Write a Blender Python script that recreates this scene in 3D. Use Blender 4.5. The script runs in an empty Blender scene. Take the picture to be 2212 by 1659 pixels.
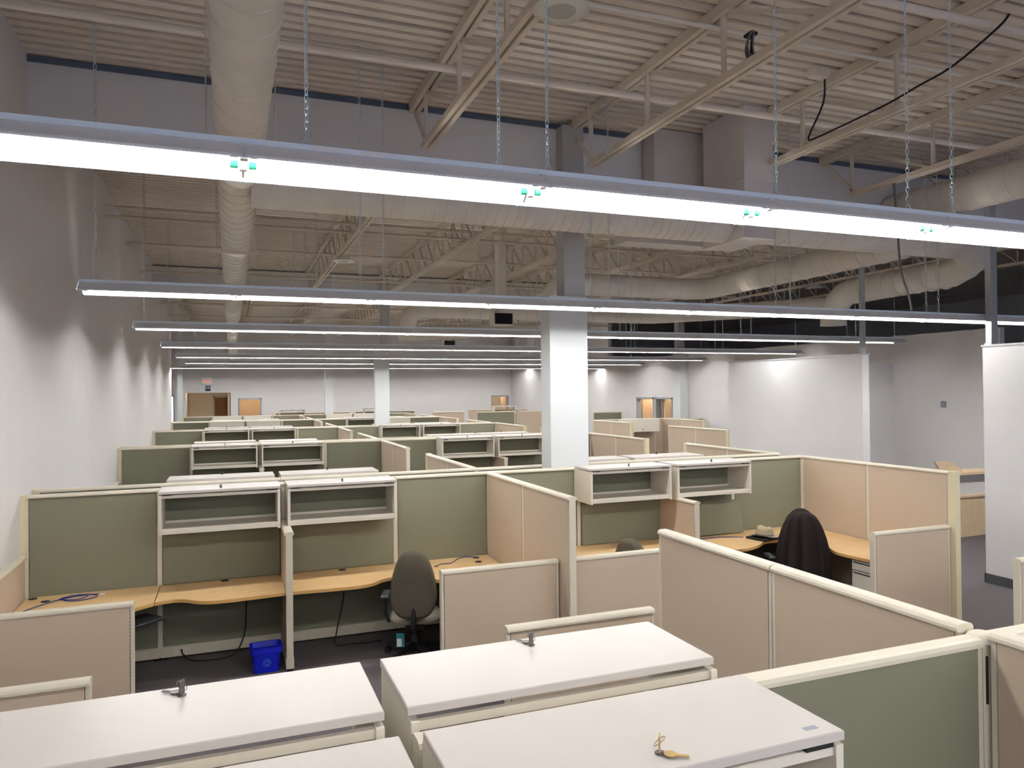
import bpy, math, random
from mathutils import Matrix, Vector
random.seed(7)
PI = math.pi
sc = bpy.context.scene
COL = sc.collection

# ------------------------------------------------------------------ camera, world, exposure
R0 = (0.933762, -0.357739, -0.010513); R1 = (-0.006457, 0.012531, -0.999901); R2 = (0.357835, 0.933737, 0.009391)
cam_d = bpy.data.cameras.new('camera'); cam_d.sensor_width = 36; cam_d.lens = 25.889; cam_d.clip_end = 200; cam_d.clip_start = .05
cam = bpy.data.objects.new('camera', cam_d); COL.objects.link(cam)
cam.matrix_world = Matrix(((R0[0], -R1[0], -R2[0], 0), (R0[1], -R1[1], -R2[1], 0), (R0[2], -R1[2], -R2[2], 2.6), (0, 0, 0, 1)))
sc.camera = cam
SKY = 1.0           # overcast daylight outside the shop windows behind the viewer
w = bpy.data.worlds.new('world'); sc.world = w; w.use_nodes = True
w.node_tree.nodes['Background'].inputs[0].default_value = (.66, .74, 1.0, 1); w.node_tree.nodes['Background'].inputs[1].default_value = SKY
sc.view_settings.view_transform = 'Standard'; sc.view_settings.look = 'None'
sc.view_settings.exposure = .40; sc.view_settings.gamma = 1; sc.view_settings.use_curve_mapping = False
sc.cycles.max_bounces = 5; sc.cycles.diffuse_bounces = 4; sc.cycles.glossy_bounces = 2; sc.cycles.transmission_bounces = 2; sc.cycles.transparent_max_bounces = 4
sc.cycles.caustics_reflective = False; sc.cycles.caustics_refractive = False; sc.cycles.adaptive_threshold = .045; sc.cycles.sample_clamp_indirect = 12
sc.cycles.use_light_tree = False
TUBE = 50.0          # emission of the fluorescent tubes

# ------------------------------------------------------------------ materials
MATS = {}
def mat(name, col, rough=.6, spec=.3, metal=0, noise=0, scale=40, bump=0, emit=0, ecol=None, col2=None):
    m = bpy.data.materials.new(name); m.use_nodes = True; nt = m.node_tree; b = nt.nodes['Principled BSDF']
    b.inputs['Base Color'].default_value = (*col, 1); b.inputs['Roughness'].default_value = rough
    b.inputs['Metallic'].default_value = metal; b.inputs['Specular IOR Level'].default_value = spec
    if noise or bump or col2:
        tc = nt.nodes.new('ShaderNodeTexCoord'); n = nt.nodes.new('ShaderNodeTexNoise'); n.inputs['Scale'].default_value = scale; n.inputs['Detail'].default_value = 3
        nt.links.new(tc.outputs['Object'], n.inputs['Vector'])
        if noise or col2:
            r = nt.nodes.new('ShaderNodeValToRGB'); r.color_ramp.elements[0].position = .3; r.color_ramp.elements[1].position = .7
            c2 = col2 or tuple(c * (1 + noise) for c in col); c1 = col if col2 else tuple(c * (1 - noise) for c in col)
            r.color_ramp.elements[0].color = (*c1, 1); r.color_ramp.elements[1].color = (*c2, 1)
            nt.links.new(n.outputs['Fac'], r.inputs['Fac']); nt.links.new(r.outputs['Color'], b.inputs['Base Color'])
        if bump:
            bp = nt.nodes.new('ShaderNodeBump'); bp.inputs['Strength'].default_value = bump; bp.inputs['Distance'].default_value = .004
            nt.links.new(n.outputs['Fac'], bp.inputs['Height']); nt.links.new(bp.outputs['Normal'], b.inputs['Normal'])
    if emit:
        b.inputs['Emission Color'].default_value = (*(ecol or col), 1); b.inputs['Emission Strength'].default_value = emit
    MATS[name] = m; return m
mat('wall_paint', (.71, .685, .685), .85, .2, noise=.015, scale=3)
mat('partition_paint', (.69, .67, .675), .8, .2, noise=.015, scale=3)
mat('deck_paint', (.73, .64, .555), .7, .25, noise=.03, scale=2)
mat('steel_paint', (.68, .59, .49), .65, .3, noise=.03, scale=5)
mat('duct_paint', (.74, .68, .60), .6, .3, noise=.05, scale=4)
mat('duct_shaft_paint', (.66, .61, .58), .65, .3, noise=.04, scale=4)
mat('blue_strip', (.10, .125, .18), .5)
mat('carpet', (.085, .075, .078), .95, .05, scale=260, bump=.6, col2=(.17, .15, .155))
mat('green_fabric', (.20, .197, .142), .92, .1, noise=.05, scale=420, bump=.25)
mat('tan_fabric', (.53, .425, .33), .92, .1, noise=.04, scale=420, bump=.2)
mat('cream_metal', (.66, .60, .49), .45, .4, noise=.015, scale=8)
mat('ivory_post', (.72, .64, .44), .5, .4)
mat('white_laminate', (.555, .505, .475), .32, .45, noise=.01, scale=6)
mat('cabinet_metal', (.70, .645, .56), .45, .4)
mat('maple', (.72, .48, .24), .38, .4, noise=.05, scale=14)
mat('maple_edge', (.56, .33, .12), .45, .35)
mat('blond_wood', (.80, .60, .38), .45, .3, noise=.06, scale=9)
mat('black_plastic', (.012, .012, .014), .45, .4)
mat('dark_rubber', (.02, .02, .022), .7, .2)
mat('fixture_daylight_tint', (.80, .90, 1.0), .35, .5)  # white fixtures with the blue of the daylight put into the colour
mat('reflector_white', (.86, .87, .9), .4, .4)
mat('tube_glow', (1, 1, 1), .5, 0, emit=TUBE, ecol=(.995, .995, .955))
mat('lamp_end_green', (.02, .22, .12), .4)
mat('lamp_end_white', (.7, .65, .62), .4)
mat('chain_steel', (.62, .72, .78), .35, .5, metal=.5)
mat('grey_steel', (.42, .43, .45), .45, .4, metal=.3)
mat('column_paint', (.68, .70, .72), .7, .25)
mat('grey_column', (.44, .43, .43), .6, .3)
mat('chair_fabric', (.105, .09, .068), .95, .1, noise=.06, scale=380, bump=.2)
mat('chair_seat_fabric', (.20, .175, .14), .95, .1, noise=.05, scale=380, bump=.2)
mat('coat_cloth', (.022, .017, .016), .95, .1, noise=.1, scale=200, bump=.2)
mat('hat_straw', (.36, .30, .20), .85, .2, noise=.12, scale=240, bump=.4)
mat('hat_band', (.16, .15, .14), .8)
mat('blue_bin', (.004, .012, .50), .35, .4)
mat('recycle_print', (.12, .32, .85), .5)
mat('blue_cable', (.012, .02, .20), .5)
mat('clear_plug', (.75, .78, .82), .2)
mat('black_cable', (.01, .01, .011), .5)
mat('brass', (.48, .32, .12), .3, .5, metal=.8)
mat('dark_metal', (.12, .11, .10), .35, .5, metal=.7)
mat('baseboard_grey', (.07, .075, .085), .6)
mat('frame_grey', (.30, .32, .35), .5)
mat('door_wood', (.16, .075, .025), .5, noise=.1, scale=6)
mat('room_tan', (.62, .47, .33), .8)
mat('hall_tan', (.50, .44, .36), .8)
mat('sign_red', (.75, .03, .03), .5, emit=.5, ecol=(.8, .04, .03))
mat('sign_white', (.9, .86, .84), .5)
mat('sign_navy', (.012, .025, .075), .5)
mat('tag_teal', (.03, .22, .27), .4)
mat('paper_white', (.75, .75, .75), .6)
mat('vent_black', (.006, .006, .008), .7)
mat('switch_grey', (.22, .24, .27), .5)
mat('outlet_cream', (.72, .66, .55), .5)
mat('room_lamp', (1, .9, .75), .5, emit=22.0, ecol=(1, .82, .6))
mat('window_glow', (.8, .85, .9), .3, emit=1.0, ecol=(.85, .92, 1))
mat('speaker_grille', (.42, .41, .38), .7)
mat('speaker_white', (.66, .63, .55), .5)
mat('cable_grey', (.13, .13, .14), .5)
mat('arm_grey', (.05, .055, .062), .4)

# ------------------------------------------------------------------ mesh helpers
class MB:
    def __init__(s): s.v = []; s.f = []; s.sm = []
    def add(s, vs, fs, smooth=False):
        o = len(s.v); s.v += [tuple(p) for p in vs]; s.f += [tuple(i + o for i in f) for f in fs]; s.sm += [smooth] * len(fs); return s
    def box(s, x0, x1, y0, y1, z0, z1):
        return s.add([(x0, y0, z0), (x1, y0, z0), (x1, y1, z0), (x0, y1, z0), (x0, y0, z1), (x1, y0, z1), (x1, y1, z1), (x0, y1, z1)],
                     [(0, 3, 2, 1), (4, 5, 6, 7), (0, 1, 5, 4), (1, 2, 6, 5), (2, 3, 7, 6), (3, 0, 4, 7)])
    def cbox(s, x0, x1, y0, y1, z0, z1, c=.004):      # box with chamfered top edges
        return s.add([(x0, y0, z0), (x1, y0, z0), (x1, y1, z0), (x0, y1, z0), (x0, y0, z1 - c), (x1, y0, z1 - c), (x1, y1, z1 - c), (x0, y1, z1 - c),
                      (x0 + c, y0 + c, z1), (x1 - c, y0 + c, z1), (x1 - c, y1 - c, z1), (x0 + c, y1 - c, z1)],
                     [(0, 3, 2, 1), (8, 9, 10, 11)] + [(i, (i + 1) % 4, 4 + (i + 1) % 4, 4 + i) for i in range(4)] + [(4 + i, 4 + (i + 1) % 4, 8 + (i + 1) % 4, 8 + i) for i in range(4)])
    def prism(s, poly, z0, z1):                        # polygon in xy extruded in z
        n = len(poly)
        return s.add([(x, y, z0) for x, y in poly] + [(x, y, z1) for x, y in poly],
                     [tuple(range(n - 1, -1, -1)), tuple(range(n, 2 * n))] + [(i, (i + 1) % n, n + (i + 1) % n, n + i) for i in range(n)])
    def extx(s, prof, x0, x1, smooth=False, caps=True):  # (y,z) profile extruded along x
        n = len(prof)
        s.add([(x0, y, z) for y, z in prof] + [(x1, y, z) for y, z in prof], [(i, n + i, n + (i + 1) % n, (i + 1) % n) for i in range(n)], smooth)
        if caps: s.add([(x0, y, z) for y, z in prof], [tuple(range(n))]); s.add([(x1, y, z) for y, z in prof], [tuple(range(n - 1, -1, -1))])
        return s
    def bar(s, a, b, wx, wy=None):                     # rectangular bar between two points
        a = Vector(a); b = Vector(b); d = (b - a).normalized(); wy = wy or wx
        u = d.cross(Vector((1, 0, 0)) if abs(d.x) < .9 else Vector((0, 0, 1))).normalized(); v = d.cross(u)
        vs = []
        for p in (a, b):
            for i, j in ((-1, -1), (1, -1), (1, 1), (-1, 1)): vs.append(p + v * (i * wx / 2) + u * (j * wy / 2))
        return s.add(vs, [(0, 1, 2, 3), (7, 6, 5, 4)] + [(i, 4 + i, 4 + (i + 1) % 4, (i + 1) % 4) for i in range(4)])
    def tube(s, pts, r, n=10, closed=False, smooth=True, radii=None):
        pts = [Vector(p) for p in pts]; m = len(pts); vs = []; u = None
        for i, p in enumerate(pts):
            if closed: d = (pts[(i + 1) % m] - pts[i - 1]).normalized()
            else: d = (pts[min(i + 1, m - 1)] - pts[max(i - 1, 0)]).normalized()
            if u is None: u = d.cross(Vector((0, 0, 1)) if abs(d.z) < .9 else Vector((1, 0, 0))).normalized()
            else: u = (u - d * u.dot(d)).normalized()
            v = d.cross(u); rr = radii[i] if radii else r
            for k in range(n):
                a = 2 * PI * k / n; vs.append(p + u * (math.cos(a) * rr) + v * (math.sin(a) * rr))
        fs = []
        for i in range(m if closed else m - 1):
            for k in range(n): fs.append((i * n + k, i * n + (k + 1) % n, ((i + 1) % m) * n + (k + 1) % n, ((i + 1) % m) * n + k))
        s.add(vs, fs, smooth)
        if not closed:
            s.add(vs[:n], [tuple(range(n - 1, -1, -1))]); s.add(vs[-n:], [tuple(range(n))])
        return s
    def lathe(s, prof, n=24, c=(0, 0), sx=1, sy=1, smooth=True):   # (r,z) about z
        vs = [(c[0] + r * math.cos(2 * PI * k / n) * sx, c[1] + r * math.sin(2 * PI * k / n) * sy, z) for r, z in prof for k in range(n)]
        m = len(prof)
        s.add(vs, [(i * n + k, i * n + (k + 1) % n, (i + 1) * n + (k + 1) % n, (i + 1) * n + k) for i in range(m - 1) for k in range(n)], smooth)
        if prof[0][0] > 1e-4: s.add(vs[:n], [tuple(range(n - 1, -1, -1))])
        if prof[-1][0] > 1e-4: s.add(vs[-n:], [tuple(range(n))])
        return s
    def grid(s, rows, closed=True, smooth=True):
        n = len(rows[0]); vs = [p for r in rows for p in r]
        return s.add(vs, [(i * n + k, i * n + (k + 1) % n, (i + 1) * n + (k + 1) % n, (i + 1) * n + k) for i in range(len(rows) - 1) for k in range(n if closed else n - 1)], smooth)
    def mesh(s, name, m):
        me = bpy.data.meshes.new(name); me.from_pydata(s.v, [], s.f)
        if any(s.sm): me.polygons.foreach_set('use_smooth', s.sm)
        me.materials.append(MATS[m]); me.update(); return me
CACHE = {}
def cached(key, name, m, fn):
    if key not in CACHE:
        b = MB(); fn(b); CACHE[key] = b.mesh(name, m)
    return CACHE[key]
def tag(o, label=None, cat=None, group=None, kind=None):
    if label: o['label'] = label
    if cat: o['category'] = cat
    if group: o['group'] = group
    if kind: o['kind'] = kind
    return o
def obj(name, me, parent=None, loc=None, rz=0):
    o = bpy.data.objects.new(name, me); COL.objects.link(o)
    if parent: o.parent = parent
    if loc: o.location = loc
    if rz: o.rotation_euler = (0, 0, rz)
    return o
def part(name, mb, m, parent, loc=None, rz=0, label=None):
    o = obj(name, mb.mesh(name, m), parent, loc, rz)
    if label: o['label'] = label
    return o
def thing(name, label, cat, loc=(0, 0, 0), rz=0, group=None):
    return tag(obj(name, None, None, loc, rz), label, cat, group)
def single(name, mb, m, label, cat, loc=(0, 0, 0), rz=0, group=None):
    return tag(obj(name, mb.mesh(name, m), None, loc, rz), label, cat, group)
def struct(name, mb, m, parent=None):
    o = obj(name, mb.mesh(name, m), parent)
    if not parent: o['kind'] = 'structure'
    return o
def sroot(name, loc=(0, 0, 0)):
    o = obj(name, None, None, loc); o['kind'] = 'structure'; return o
def smooth_pts(pts, k=5):
    out = []
    n = len(pts)
    for i in range(n - 1):
        p0 = pts[max(i - 1, 0)]; p1 = pts[i]; p2 = pts[i + 1]; p3 = pts[min(i + 2, n - 1)]
        for j in range(k):
            t = j / k
            out.append(tuple(.5 * (2 * b + (c - a) * t + (2 * a - 5 * b + 4 * c - d) * t * t + (3 * b - a - 3 * c + d) * t ** 3) for a, b, c, d in zip(p0, p1, p2, p3)))
    out.append(tuple(pts[-1])); return out
ORD = ['first', 'second', 'third', 'fourth', 'fifth', 'sixth', 'seventh', 'eighth', 'ninth', 'tenth', 'eleventh', 'twelfth', 'thirteenth', 'fourteenth']

# ------------------------------------------------------------------ room shell
XW, XR, ZC = -1.81, 14.0, 5.93
struct('floor', MB().box(-5, 27, -7, 44, -.12, 0), 'carpet')
# corrugated roof deck, flutes run left to right
dk = MB(); prof = []
y = -7.0
while y < 43.5:
    prof += [(y, ZC - .02), (y + .09, ZC - .02), (y + .105, ZC + .045), (y + .137, ZC + .045)]; y += .152
n = len(prof)
dk.add([(-5, a, b) for a, b in prof] + [(27, a, b) for a, b in prof], [(i, i + 1, n + i + 1, n + i) for i in range(n - 1)])
dk.box(-5, 27, -7, 43.5, ZC + .06, ZC + .1)
struct('ceiling', dk, 'deck_paint')
struct('wall_left', MB().box(XW - .15, XW, -7, 26.9, 0, ZC), 'wall_paint')
wb = MB().box(-2.2, 27, -7.2, -7, 0, .65).box(-2.2, 27, -7.2, -7, 5.15, ZC).box(-2.2, -1.65, -7.2, -7, .65, 5.15).box(17.85, 27, -7.2, -7, .65, 5.15).box(4.65, 4.95, -7.2, -7, .65, 5.15).box(11.25, 11.55, -7.2, -7, .65, 5.15)
struct('wall_back', wb, 'wall_paint')
struct('wall_right', MB().box(XR, XR + .12, 9.97, 21.35, 0, 3.74).box(XR, XR + .12, 22.42, 22.5, 0, 3.74).box(XR, XR + .12, 23.72, 26.04, 0, 3.74)
       .box(XR, XR + .12, 21.35, 22.42, 2.32, 3.74).box(XR, XR + .12, 22.5, 23.72, 2.32, 3.74), 'wall_paint')
struct('wall_outer', MB().box(26.8, 27, -7, 44, 0, ZC), 'wall_paint')
struct('wall_far', MB().box(-5, -1.9, 37, 37.15, 0, ZC).box(.03, .354, 37, 37.15, 0, ZC).box(1.41, 12.98, 37, 37.15, 0, ZC).box(13.98, 27, 37, 37.15, 0, ZC)
       .box(-1.9, .03, 37, 37.15, 2.66, ZC).box(.354, 1.41, 37, 37.15, 2.39, ZC).box(12.98, 13.98, 37, 37.15, 2.375, ZC), 'wall_paint')
struct('wall_far_left', MB().box(-3.75, -3.6, 26.9, 37, 0, ZC), 'wall_paint')
struct('wall_left_return', MB().box(-3.75, XW - .15, 26.8, 26.9, 0, ZC), 'wall_paint')
struct('wall_far_right', MB().box(14.10, 14.25, 26.04, 37, 0, ZC), 'wall_paint')
struct('wall_stub', MB().box(12.6, 14, 12.45, 12.57, 0, 3.12), 'wall_paint')
# dropped bulkheads at the column lines
for k, yb in enumerate((8.3, 20.7)):
    struct('wall_bulkhead', MB().box(XW, 14 if k else 26.8, yb, yb + .12, 5.03 if k == 0 else 5.2, ZC - .09), 'wall_paint')
    struct('trim_%d' % (k + 1), MB().box(XW, 14 if k else 26.8, yb - .03, yb, ZC - .09, ZC - .035), 'blue_strip')
# free-standing white partitions on the right
def partition(name, x0, x1, y0, y1, z):
    o = struct(name, MB().box(x0, x1, y0, y1, 0, z), 'partition_paint')
    part('top_trim', MB().box(x0 - .012, x1 + .012, y0 - .012, y1 + .012, z, z + .025), 'grey_steel', o)
    return o
partition('wall_partition_far', 9.35, 9.49, 8.9, 12.25, 3.11)
pn = partition('wall_partition_near', 9.35, 9.49, 2.2, 6.9, 3.12)
struct('baseboard_right', MB().box(9.335, 9.35, 2.2, 6.91, 0, .12).box(9.335, 9.49, 6.9, 6.912, 0, .12), 'baseboard_grey')

# doors
def doorway(name, axis, a0, a1, pos, z, depth, wall_m, leaf):
    r = sroot(name, (0, 0, 0)); t = .06
    def bx(b, u0, u1, v0, v1, z0, z1): return b.box(u0, u1, v0, v1, z0, z1) if axis == 'y' else b.box(v0, v1, u0, u1, z0, z1)
    b = MB(); bx(b, a0, a0 + t, pos - .02, pos + .17, 0, z); bx(b, a1 - t, a1, pos - .02, pos + .17, 0, z); bx(b, a0, a1, pos - .02, pos + .17, z - t, z)
    part('door_frame', b, 'frame_grey', r)
    b = MB(); e = .35
    bx(b, a0 - e, a1 + e, pos + depth, pos + depth + .1, 0, 2.9); bx(b, a0 - e - .1, a0 - e, pos + .16, pos + depth, 0, 2.9); bx(b, a1 + e, a1 + e + .1, pos + .16, pos + depth, 0, 2.9); bx(b, a0 - e, a1 + e, pos + .16, pos + depth, 2.8, 2.9)
    part('room_wall', b, wall_m, r)
    b = MB(); bx(b, (a0 + a1) / 2 - .3, (a0 + a1) / 2 + .3, pos + depth * .4, pos + depth * .4 + .3, 2.76, 2.79); part('room_lamp', b, 'room_lamp', r)
    b = MB()
    if leaf: bx(b, a0 + .06, a0 + .10, pos + .2, pos + 1.0, 0, z - .1)
    else: bx(b, a1 - .10, a1 - .06, pos + .2, pos + 1.0, 0, z - .1)
    part('door_leaf', b, 'room_tan', r)
    return r
doorway('door_1', 'y', .354, 1.41, 37, 2.39, 1.9, 'room_tan', True)
doorway('door_2', 'y', 12.98, 13.98, 37, 2.375, 1.9, 'hall_tan', False)
doorway('door_3', 'x', 22.5, 23.72, 14, 2.32, 1.1, 'room_tan', False)
doorway('door_4', 'x', 21.35, 22.42, 14, 2.32, 1.1, 'hall_tan', False)
# open passage on the far wall
r = sroot('wall_passage')
part('passage_side', MB().box(-2.0, -1.9, 37.15, 39.6, 0, 3.2).box(.03, .13, 37.15, 39.6, 0, 3.2).box(-2.0, .13, 37.15, 39.6, 3.1, 3.2), 'hall_tan', r)
part('passage_end', MB().box(-2.0, .13, 39.6, 39.7, 0, 3.2), 'hall_tan', r)
part('passage_lamp', MB().box(-1.7, -1.2, 37.3, 37.7, 3.04, 3.09), 'room_lamp', r)
d = sroot('door_5'); part('door_leaf', MB().box(-.70, -.15, 39.54, 39.59, 0, 2.42), 'door_wood', d); part('door_leaf', MB().box(-.14, .02, 39.54, 39.59, 0, 2.42), 'door_wood', d)
part('door_frame', MB().box(-.78, -.70, 39.52, 39.6, 0, 2.5).box(-.78, .03, 39.52, 39.6, 2.42, 2.5), 'frame_grey', d)
wn = sroot('window_1'); part('pane', MB().box(-2.9, -2.42, 36.97, 36.99, 1.0, 2.5), 'window_glow', wn); part('window_frame', MB().box(-2.95, -2.9, 36.95, 37, .95, 2.55).box(-2.42, -2.37, 36.95, 37, .95, 2.55).box(-2.95, -2.37, 36.95, 37, 2.5, 2.56).box(-2.95, -2.37, 36.95, 37, .94, 1.0), 'frame_grey', wn)

# ------------------------------------------------------------------ columns
def column(name, x0, x1, y0, y1, z, label, steel=True, xs=None):
    t = thing(name, label, 'column', ((x0 + x1) / 2, (y0 + y1) / 2, 0)); wx, wy = (x1 - x0) / 2, (y1 - y0) / 2
    part('casing', MB().box(-wx, wx, -wy, wy, 0, z), 'column_paint', t)
    if steel:
        a, b = (xs[0] - (x0 + x1) / 2, xs[1] - (x0 + x1) / 2) if xs else (-wx * .55, wx * .55)
        part('steel_post', MB().box(a, b, -.11, .11, z, 5.84), 'grey_column', t)
    return t
column('building_column', 3.59, 4.09, 8.08, 8.36, 3.74, 'wide white boxed column standing between the two nearest desk rows', xs=(3.80, 4.08))
column('building_column', 3.78, 4.18, 20.52, 20.72, 3.74, 'white boxed column in mid room behind the open cabinets', xs=(3.97, 4.2))
column('building_column', 13.68, 13.99, 20.42, 20.85, 3.74, 'white boxed column against the right wall beside two doorways', xs=(13.7, 13.95))
column('building_column', 3.88, 4.22, 32.9, 33.2, 5.6, 'slim white column near the far wall', steel=False)
column('building_column', -2.19, -1.96, 36.0, 36.3, 5.6, 'white column at far left beside the passage opening', steel=False)
tag(obj('steel_pole', MB().box(-.035, .035, -.03, .03, 3.135, 5.3).mesh('steel_pole', 'grey_steel'), None, (9.43, 8.96, 0)), 'slim grey strut rising from the end of the far white partition', 'pole')
tag(obj('steel_pole', MB().box(-.06, .06, -.04, .04, 3.145, 5.3).box(-.075, .075, -.05, .05, 3.145, 3.165).mesh('steel_pole', 'grey_steel'), None, (9.42, 6.82, 0)), 'thick grey strut rising from the near white partition', 'pole')

# ------------------------------------------------------------------ roof joists
ZT, ZB = 5.86, 5.25
def joist(x, y0, y1, label, split, group):
    t = thing('roof_joist', label, 'joist', (x, y0, 0), group=group); L = y1 - y0; P = 1.0 if split else .62
    part('top_chord', MB().box(-.062, -.012, 0, L, ZT - .05, ZT + .045).box(.012, .062, 0, L, ZT - .05, ZT + .045), 'steel_paint', t)
    part('bottom_chord', MB().box(-.06, -.014, .55, L - .55, ZB - .03, ZB + .03).box(.014, .06, .55, L - .55, ZB - .03, ZB + .03), 'steel_paint', t)
    nn = int((L - 1.1) / P); mb = MB()
    segs = [((0, .02, ZT), (0, .6, ZB)), ((0, L - .02, ZT), (0, L - .6, ZB))]
    for i in range(nn + 1):
        yy = .55 + i * (L - 1.1) / nn
        segs.append(((0, yy, ZB), (0, yy, ZT)))
        if i < nn:
            y2 = .55 + (i + 1) * (L - 1.1) / nn
            segs.append(((0, yy, ZB), (0, y2, ZT)))
    if split:
        for a, b in segs: part('web_strut', MB().bar(a, b, .035, .035), 'steel_paint', t)
    else:
        for a, b in segs: mb.bar(a, b, .028, .028)
        part('web_struts', mb, 'steel_paint', t)['kind'] = 'stuff'
    return t
for i, x in enumerate((2.0, 4.0, 6.0, 8.0, 10.0, 12.0)):
    joist(x, 2.2 if i < 4 else 4.2, 8.29, 'cream steel roof joist in the near bay, %s from the left wall' % ORD[i], i < 4, 'near bay joists')
for i, x in enumerate((2.0, 4.0, 6.0, 8.0, 10.0, 12.0, 14.0, 16.0)):
    joist(x, 8.45, 20.69, 'cream steel roof joist in the middle bay, %s from the left wall' % ORD[i], False, 'middle bay joists')
for i, x in enumerate((-1.36, .64, 2.64, 4.64, 6.64, 8.64, 10.64)):
    joist(x, 20.85, 36.9, 'dim steel roof joist in the far bay, %s from the left wall' % ORD[i], False, 'far bay joists')

# ------------------------------------------------------------------ ducts
def duct(name, pts, r, label, ribs=None, m='duct_paint', n=22, bands=True):
    t = thing(name, label, 'duct', pts[0]); o = Vector(pts[0]); loc = [tuple(Vector(p) - o) for p in pts]
    part('pipe_run', MB().tube(loc, r, n), m, t)
    if ribs:      # raised spiral seams along straight runs
        for a, b, step in ribs:
            a = Vector(a) - o; b = Vector(b) - o; L = (b - a).length; d = (b - a) / L; k = 0; mb = MB()
            while k < L:
                p = a + d * k; mb.tube([p - d * .006, p + d * .006], r + .005, n); k += step
            part('seam_rings', mb, m, t)['kind'] = 'stuff'
    return t
duct('ceiling_duct', [(.09, 1.6, 4.65), (.09, 20.7, 4.65)], .19, 'long round duct hung near the left wall running away from the viewer', [((.09, 1.7, 4.65), (.09, 20.5, 4.65), .3)])
duct('ceiling_duct', [(.09, 20.9, 4.75), (.09, 26, 4.75), (.09, 27, 4.5), (.09, 27.4, 3.9)], .17, 'short far continuation of the left duct bending down')
duct('ceiling_duct', [(.2, 7.37, 4.6), (5.35, 7.37, 4.6), (5.58, 7.37, 4.6)], .24, 'round cross duct joining the left duct to the square shaft', [((.75, 7.37, 4.6), (5.3, 7.37, 4.6), .11)])
el = [(6.0, 7.37, 4.6), (9.6, 7.37, 4.6)] + [(9.6 + .6 * math.sin(a), 7.97 - .6 * math.cos(a), 4.6 - .28 * a / (PI / 2)) for a in (.3, .6, .9, 1.2, PI / 2)] + [(10.2, 9.9, 4.28)] + [(10.2, 9.9 + .45 * math.sin(a), 4.28 - .45 * (1 - math.cos(a))) for a in (.4, .8, 1.2, PI / 2)] + [(10.2, 10.35, 3.72)]
duct('ceiling_duct', el, .22, 'round duct leaving the square shaft to the right and dropping down', [((6.1, 7.37, 4.6), (9.5, 7.37, 4.6), .3), ((10.2, 8.1, 4.3), (10.2, 9.8, 4.3), .25)])
el = [(8.6, 7.45, 4.55), (8.6, 11.7, 4.53)] + [(8.6 - .35 * (1 - math.cos(a)), 11.7 + .35 * math.sin(a), 4.53) for a in (.5, 1.0, PI / 2)] + [(5.75, 12.05, 4.53)] + [(5.75 - .35 * math.sin(a), 12.05, 4.53 - .35 * (1 - math.cos(a))) for a in (.4, .8, 1.2, PI / 2)] + [(5.4, 12.05, 3.95)]
duct('ceiling_duct', el, .2, 'round duct making a right angle above the middle light rows', [((8.6, 7.8, 4.54), (8.6, 11.6, 4.53), .3), ((5.9, 12.05, 4.53), (8.2, 12.05, 4.53), .3)])
duct('ceiling_duct', [(9.35, 1.5, 5.22), (9.35, 8.28, 5.22)], .25, 'large round duct at upper right running into the bulkhead', [((9.35, 2, 5.22), (9.35, 8.2, 5.22), .22)])
el = [(3.9, 17.0, 4.1)] + [(3.9 + .4 * (1 - math.cos(a)), 17, 4.15 + .4 * math.sin(a)) for a in (.4, .8, 1.2, PI / 2)] + [(10.5, 17.0, 4.55), (13.3, 13.6, 4.55)]
duct('ceiling_duct', el, .2, 'dim round duct crossing behind the wide white column', [((4.5, 17, 4.55), (10.4, 17, 4.55), .35)])
duct('ceiling_duct', [(5.4, 24.6, 4.55), (8.4, 21.9, 4.55), (9.2, 21.7, 4.55)], .22, 'dim round duct slanting over the far rows')
for (x0, x1, y0, y1, zb, nm) in ((5.585, 6.0, 6.975, 7.76, 4.37, 'tall square duct shaft dropping from the roof deck'), (5.02, 5.86, 8.0, 8.27, 4.46, 'wide square duct shaft behind the cross duct')):
    t = thing('duct_shaft', nm, 'duct', ((x0 + x1) / 2, (y0 + y1) / 2, zb)); a, b = (x1 - x0) / 2, (y1 - y0) / 2; h = ZC - .03 - zb
    part('shaft_body', MB().box(-a, a, -b, b, 0, h), 'duct_shaft_paint', t)
    part('flange', MB().box(-a - .012, a + .012, -b - .012, b + .012, h * .42, h * .42 + .035), 'duct_shaft_paint', t)
    part('lower_boot', MB().box(-a - (.02 if b > .3 else .42), a + .01, -b - .01, b + .01, -.02, .12), 'duct_shaft_paint', t)
# square vents seen between the light rows
for i, (x, yy, z) in enumerate(((5.2, 14.0, 4.07), (7.1, 24.5, 4.25))):
    t = thing('air_vent', ('black square vent opening right of the wide column', 'small black vent opening over the far rows')[i], 'vent', (x, yy, z))
    part('frame', MB().box(-.21, .21, 0, .3, -.13, .13), 'duct_paint', t); part('opening', MB().box(-.19, .19, -.006, 0, -.11, .11), 'vent_black', t); part('drop', MB().tube([(0, .15, .13), (0, .15, 5.9 - z)], .12, 14), 'duct_paint', t)
# duct hangers with rods
for i, (x, yy) in enumerate(((.09, 5.75), (.09, 10.1), (.09, 13.1))):
    t = thing('duct_hanger', 'pair of hanger rods with strut under the left duct, %s from the viewer' % ORD[i], 'hanger', (x, yy, 4.44))
    part('strut', MB().box(-.27, .27, -.02, .02, -.04, 0), 'steel_paint', t)
    for s in (-1, 1): part('rod', MB().tube([(s * .24, 0, -.09), (s * .24, 0, 1.44)], .005, 6), 'steel_paint', t)

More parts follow.
